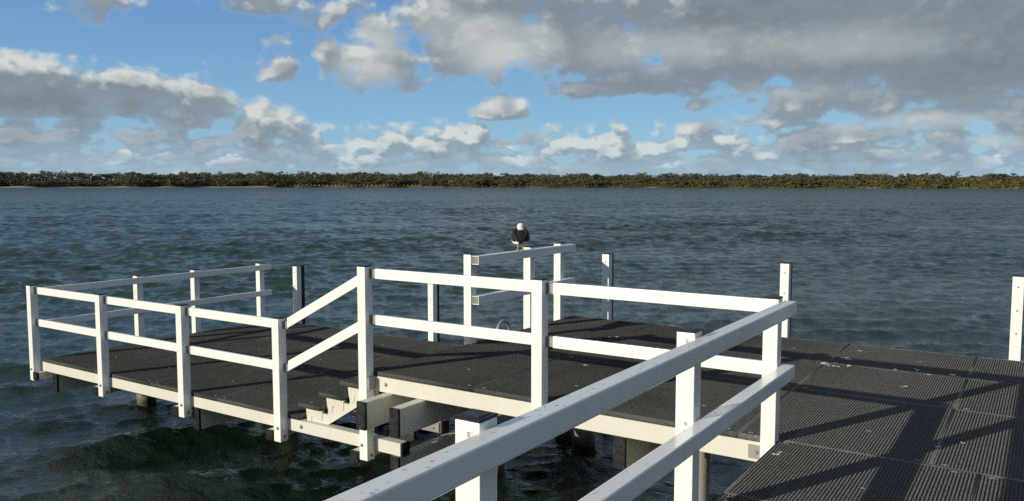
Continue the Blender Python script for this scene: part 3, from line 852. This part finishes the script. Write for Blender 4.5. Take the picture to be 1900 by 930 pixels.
# ------------------------------------------------------------------ mooring posts with rubbing strips
def mooring(x, y, ztop, zbot, zdeck, label, strip=0.05):
    t = thing('mooring_post', label, 'mooring post', (x+0.05, y+0.05, zdeck), 0, 'bare mooring posts along the far edge of the jetty')
    bl = [((x+0.05, y, ztop-k), (0, -1, 0)) for k in (0.115, 0.35, 0.58)]
    post(t, x, y, ztop, zbot, bolts=())
    for p_, ax in bl:
        mb = MB(); mb.dome(p_, ax, 0.011, 0.008, 10); mb.build('bolt', M_GALV, t)
    mb = MB(); mb.box(x+0.004, x+0.104, y+0.101, y+0.101+strip, zbot+0.0, ztop-0.004, 0.004); mb.build('rubbing_strip', M_RUBBER, t)
mooring(-10.690, 9.45, 0.376, -1.9, LOW, 'white mooring post with a black rubbing strip between the leftmost railing and sloping rails', 0.07)
mooring(-7.745, 9.45, 0.376, -1.9, LOW, 'white mooring post seen under the front top rail, left of the gull railing', 0.05)
mooring(-4.832, 9.45, 0.858, -1.9, 0, 'white mooring post crossed by slanting rail shadows, right of the gull railing', 0.03)
mooring(-2.555, 9.45, 0.858, -1.9, 0, 'white mooring post standing behind the corner where the two nearest railings meet', 0.03)
mooring(-0.285, 9.45, 0.850, -1.9, 0, 'white mooring post at the right edge of the view', 0.03)

# swim ladder on the far edge of the lower platform
t = thing('ladder', 'curved steel top of a swim ladder beside the gull railing', 'ladder', (-6.1, 9.5, LOW))
for x in (-6.42, -5.95):
    pts = [(x, 9.36, LOW+0.002), (x, 9.36, LOW+0.22)]
    for k in range(9):
        a = math.pi*k/8; pts.append((x, 9.36+0.15*(1-math.cos(a)), LOW+0.27+0.15*math.sin(a)))
    pts += [(x, 9.66, LOW), (x, 9.66, WATER_Z-0.6)]
    MB().tube(pts, 0.021, 12).build('side_rail', M_GALV, t)
for z in (-0.85, -1.12, -1.38, -1.65): MB().tube([(-6.42, 9.66, z), (-5.95, 9.66, z)], 0.016, 10).build('rung', M_GALV, t)

# ------------------------------------------------------------------ gull
def flat_mat(name, col, rough=0.6, var=0.25):
    m, t, b = new_mat(name)
    tc = t.n('ShaderNodeTexCoord').outputs['Object']
    f = t.m('MULTIPLY', t.mapr(t.noise(tc, 60, 4, 0.6), 0.35, 0.65), var)
    t.l(t.mix(f, col, tuple(min(1, c*0.7+0.001) for c in col)), b.inputs['Base Color']); b.inputs['Roughness'].default_value = rough
    return m
G_W = flat_mat('gull_white', (0.82, 0.80, 0.72)); G_B = flat_mat('gull_black', (0.006, 0.0056, 0.0058), 0.85, 0.6)
G_Y = flat_mat('gull_yellow', (0.85, 0.47, 0.07), 0.4); G_R = flat_mat('gull_red', (0.85, 0.14, 0.03), 0.4); G_LEG = flat_mat('gull_leg', (0.62, 0.44, 0.20), 0.5)

def loft(bm, secs, n=20, mi=lambda c, i: 0):
    """secs: (centre, rx, rz, up tilt) rings around an axis mostly along y"""
    rings = []
    for (c, rx, rz, tilt) in secs:
        c = Vector(c); ring = []
        for k in range(n):
            a = 2*math.pi*k/n
            v = Vector((math.cos(a)*rx, 0, math.sin(a)*rz)); v.rotate(Matrix.Rotation(tilt, 3, 'X'))
            ring.append(bm.verts.new(c+v))
        rings.append(ring)
    for i, (a, b) in enumerate(zip(rings, rings[1:])):
        for k in range(n):
            f = bm.faces.new([a[k], a[(k+1) % n], b[(k+1) % n], b[k]]); f.smooth = True
            f.material_index = mi(f.calc_center_median(), i)
    for ring, fl in ((rings[0], 1), (rings[-1], 0)):
        f = bm.faces.new(ring[::-1] if fl else ring); f.material_index = mi(f.calc_center_median(), 0 if fl else len(secs))
def gull():
    fwd = math.atan2(5.2, 8.1)                    # faces away from the walkway
    t = thing('gull', 'black backed gull with white head and orange bill standing on a rail', 'gull', (-5.205, 8.075, 0.971), fwd)
    bm = bmesh.new()
    # rump to breast to neck to head, one skin
    def col(c, i):
        if c.z > 0.246: return 0
        if c.y > 0.055 and c.z < 0.21: return 0
        if c.z < 0.095 and c.y < -0.06 and c.y > -0.12: return 0
        return 1
    secs = [((0, -0.175, 0.093), 0.010, 0.004, 0.45), ((0, -0.150, 0.100), 0.028, 0.010, 0.5), ((0, -0.110, 0.114), 0.045, 0.028, 0.55), ((0, -0.060, 0.138), 0.066, 0.052, 0.6),
            ((0, -0.015, 0.163), 0.082, 0.066, 0.65), ((0, 0.030, 0.188), 0.080, 0.066, 0.85), ((0, 0.060, 0.216), 0.072, 0.056, 1.05), ((0, 0.076, 0.240), 0.056, 0.048, 1.3),
            ((0, 0.084, 0.254), 0.042, 0.040, 1.5), ((0, 0.087, 0.268), 0.041, 0.041, 1.57), ((0.002, 0.088, 0.284), 0.043, 0.044, 1.57), ((0.003, 0.088, 0.299), 0.038, 0.040, 1.57), ((0.003, 0.088, 0.311), 0.027, 0.029, 1.57), ((0.003, 0.088, 0.319), 0.008, 0.009, 1.57)]
    loft(bm, secs, 24, col)
    for sx in (-1, 1):
        tb = MB(); x = 0.030*sx
        tb.tube([(x, -0.020, 0.118), (x, -0.012, 0.085), (x*1.02, -0.020, 0.050), (x*1.02, -0.008, 0.006)], [0.016, 0.0065, 0.0055, 0.005], 8, 2)
        for an in (-0.55, 0, 0.5):
            tb.tube([(x, -0.01, 0.006), (x+math.sin(an)*0.045, -0.01+math.cos(an)*0.045, 0.003)], [0.005, 0.0025], 6, 2)
        tb.tube([(x, -0.01, 0.006), (x, -0.030, 0.003)], [0.004, 0.002], 6, 2)
        web = bmesh.new()
        tri = [web.verts.new(p) for p in ((x, -0.008, 0.004), (x-0.022, 0.030, 0.002), (x, 0.036, 0.002), (x+0.021, 0.031, 0.002))]
        ff = web.faces.new(tri); ff.material_index = 2; tb.merge(web)
        me = bpy.data.meshes.new('x'); tb.bm.to_mesh(me); tb.bm.free(); bm.from_mesh(me)
    me = bpy.data.meshes.new('body'); bm.to_mesh(me); bm.free()
    for m_ in (G_W, G_B, G_LEG): me.materials.append(m_)
    o = bpy.data.objects.new('body', me); COL.objects.link(o); o.parent = t
    # folded wings: black with a white trailing edge, tips crossing over the tail
    for sx in (-1, 1):
        w = bmesh.new(); n = 14
        P = [((0.034, 0.066, 0.240), 0.026, 0.018), ((0.062, 0.034, 0.210), 0.032, 0.052), ((0.078, -0.020, 0.168), 0.030, 0.070), ((0.066, -0.070, 0.140), 0.030, 0.058),
             ((0.042, -0.120, 0.118), 0.015, 0.034), ((0.016, -0.170, 0.104), 0.009, 0.017), ((-0.006, -0.215, 0.098), 0.003, 0.006)]
        rings = []
        for (c, rx, rz) in P:
            rings.append([w.verts.new((sx*(c[0]+math.cos(2*math.pi*k/n)*rx - 0.10*abs(math.sin(2*math.pi*k/n))*rz*(1 if math.sin(2*math.pi*k/n) > 0 else -1)), c[1], c[2]+math.sin(2*math.pi*k/n)*rz)) for k in range(n)])
        for i, (a, b) in enumerate(zip(rings, rings[1:])):
            for k in range(n):
                f = w.faces.new([a[k], a[(k+1) % n], b[(k+1) % n], b[k]]); f.smooth = True
                ang = 2*math.pi*(k+0.5)/n
                f.material_index = 1 if ((math.sin(ang) < -0.55 and 2 <= i <= 3) or (math.sin(ang) < -0.2 and i == 4)) else 0
        w.faces.new(rings[0]); w.faces.new(rings[-1][::-1])
        bmesh.ops.recalc_face_normals(w, faces=w.faces[:])
        me = bpy.data.meshes.new('wing'); w.to_mesh(me); w.free()
        for m_ in (G_B, G_W): me.materials.append(m_)
        o = bpy.data.objects.new('wing', me); COL.objects.link(o); o.parent = t
    # bill turned to the bird's right, with hooked red tip; eye
    b = MB()
    b.tube([(0.030, 0.096, 0.284), (0.052, 0.099, 0.281), (0.070, 0.101, 0.279), (0.082, 0.102, 0.276)], [0.016, 0.0155, 0.0145, 0.0145], 10, 0)
    b.tube([(0.080, 0.102, 0.277), (0.092, 0.103, 0.272), (0.098, 0.1035, 0.262)], [0.0150, 0.012, 0.004], 10, 1)
    me = bpy.data.meshes.new('bill'); b.bm.to_mesh(me); b.bm.free()
    for m_ in (G_Y, G_R): me.materials.append(m_)
    o = bpy.data.objects.new('bill', me); COL.objects.link(o); o.parent = t
    for yy in (0.062, 0.117):
        b = MB(); b.dome((0.027, yy, 0.294), (0, 0, 1), 0.0055, 0.0055, 8)
        me = bpy.data.meshes.new('eye'); b.bm.to_mesh(me); b.bm.free(); me.materials.append(G_B)
        o = bpy.data.objects.new('eye', me); COL.objects.link(o); o.parent = t
gull()

# ------------------------------------------------------------------ small traces: droppings and water drops
def droppings():
    bm = bmesh.new()
    m, tt, b = new_mat('dropping'); b.inputs['Base Color'].default_value = (0.72, 0.70, 0.58, 1); b.inputs['Roughness'].default_value = 0.8
    spots = [(-1.66, 8.66, 0.045), (-1.62, 8.60, 0.03), (-1.70, 8.62, 0.02), (-1.56, 8.28, 0.035), (-1.75, 8.25, 0.05), (-1.68, 8.20, 0.045), (-1.81, 8.30, 0.03), (-1.15, 8.35, 0.03), (-0.98, 8.45, 0.035), (-0.88, 8.30, 0.025), (-0.70, 8.42, 0.03),
             (-0.43, 6.20, 0.014), (-0.56, 6.02, 0.013), (-0.98, 7.7, 0.02), (-1.6, 9.1, 0.03), (-1.43, 4.32, 0.014), (-1.41, 5.26, 0.02), (-1.40, 5.33, 0.016), (-3.2, 8.9, 0.03), (-4.1, 8.4, 0.03), (-3.7, 6.9, 0.02), (-2.8, 6.4, 0.02)]
    for (x, y, r) in spots:
        for q in range(3):
            cx, cy = x+random.uniform(-r, r)*(q > 0), y+random.uniform(-r, r)*(q > 0); rr = r*random.uniform(0.35, 0.8)
            vs = [bm.verts.new((cx+math.cos(a)*rr*random.uniform(0.6, 1.1), cy+math.sin(a)*rr*random.uniform(0.5, 0.9), 0.0015+q*0.0008)) for a in [i*0.698 for i in range(9)]]
            top = bm.verts.new((cx, cy, 0.0045+q*0.001))
            for i in range(9): bm.faces.new([vs[i], vs[(i+1) % 9], top])
    me = bpy.data.meshes.new('bird_droppings'); bm.to_mesh(me); bm.free()
    tag(link('bird_droppings', me, m), 'white bird droppings spattered over the dark grating', 'droppings', kind='stuff')
droppings()
def drops():
    m, tt, b = new_mat('rain_drop'); b.inputs['Base Color'].default_value = (1, 1, 1, 1); b.inputs['Transmission Weight'].default_value = 1.0; b.inputs['Roughness'].default_value = 0.02; b.inputs['IOR'].default_value = 1.33
    mb = MB()
    for i in range(90):
        y = random.uniform(0.9, 4.6); x = random.uniform(-1.470, -1.410)
        r = random.uniform(0.002, 0.0055)
        mb.dome((x, y, 0.9662), (0, 0, 1), r, r*0.45, 8)
        if random.random() < 0.4: mb.dome((x+r*1.3, y+r*random.uniform(-1, 1.5), 0.9662), (0, 0, 1), r*0.8, r*0.35, 8)
    for i in range(30):
        y = random.uniform(2.0, 5.0); x = random.uniform(-1.470, -1.410); r = random.uniform(0.002, 0.006)
        mb.dome((x, y, 0.5302), (0, 0, 1), r, r*0.45, 8)
    o = mb.build('water_drops', m); tag(o, 'water drops lying on top of the nearest white rails', 'water drops', kind='stuff')
drops()
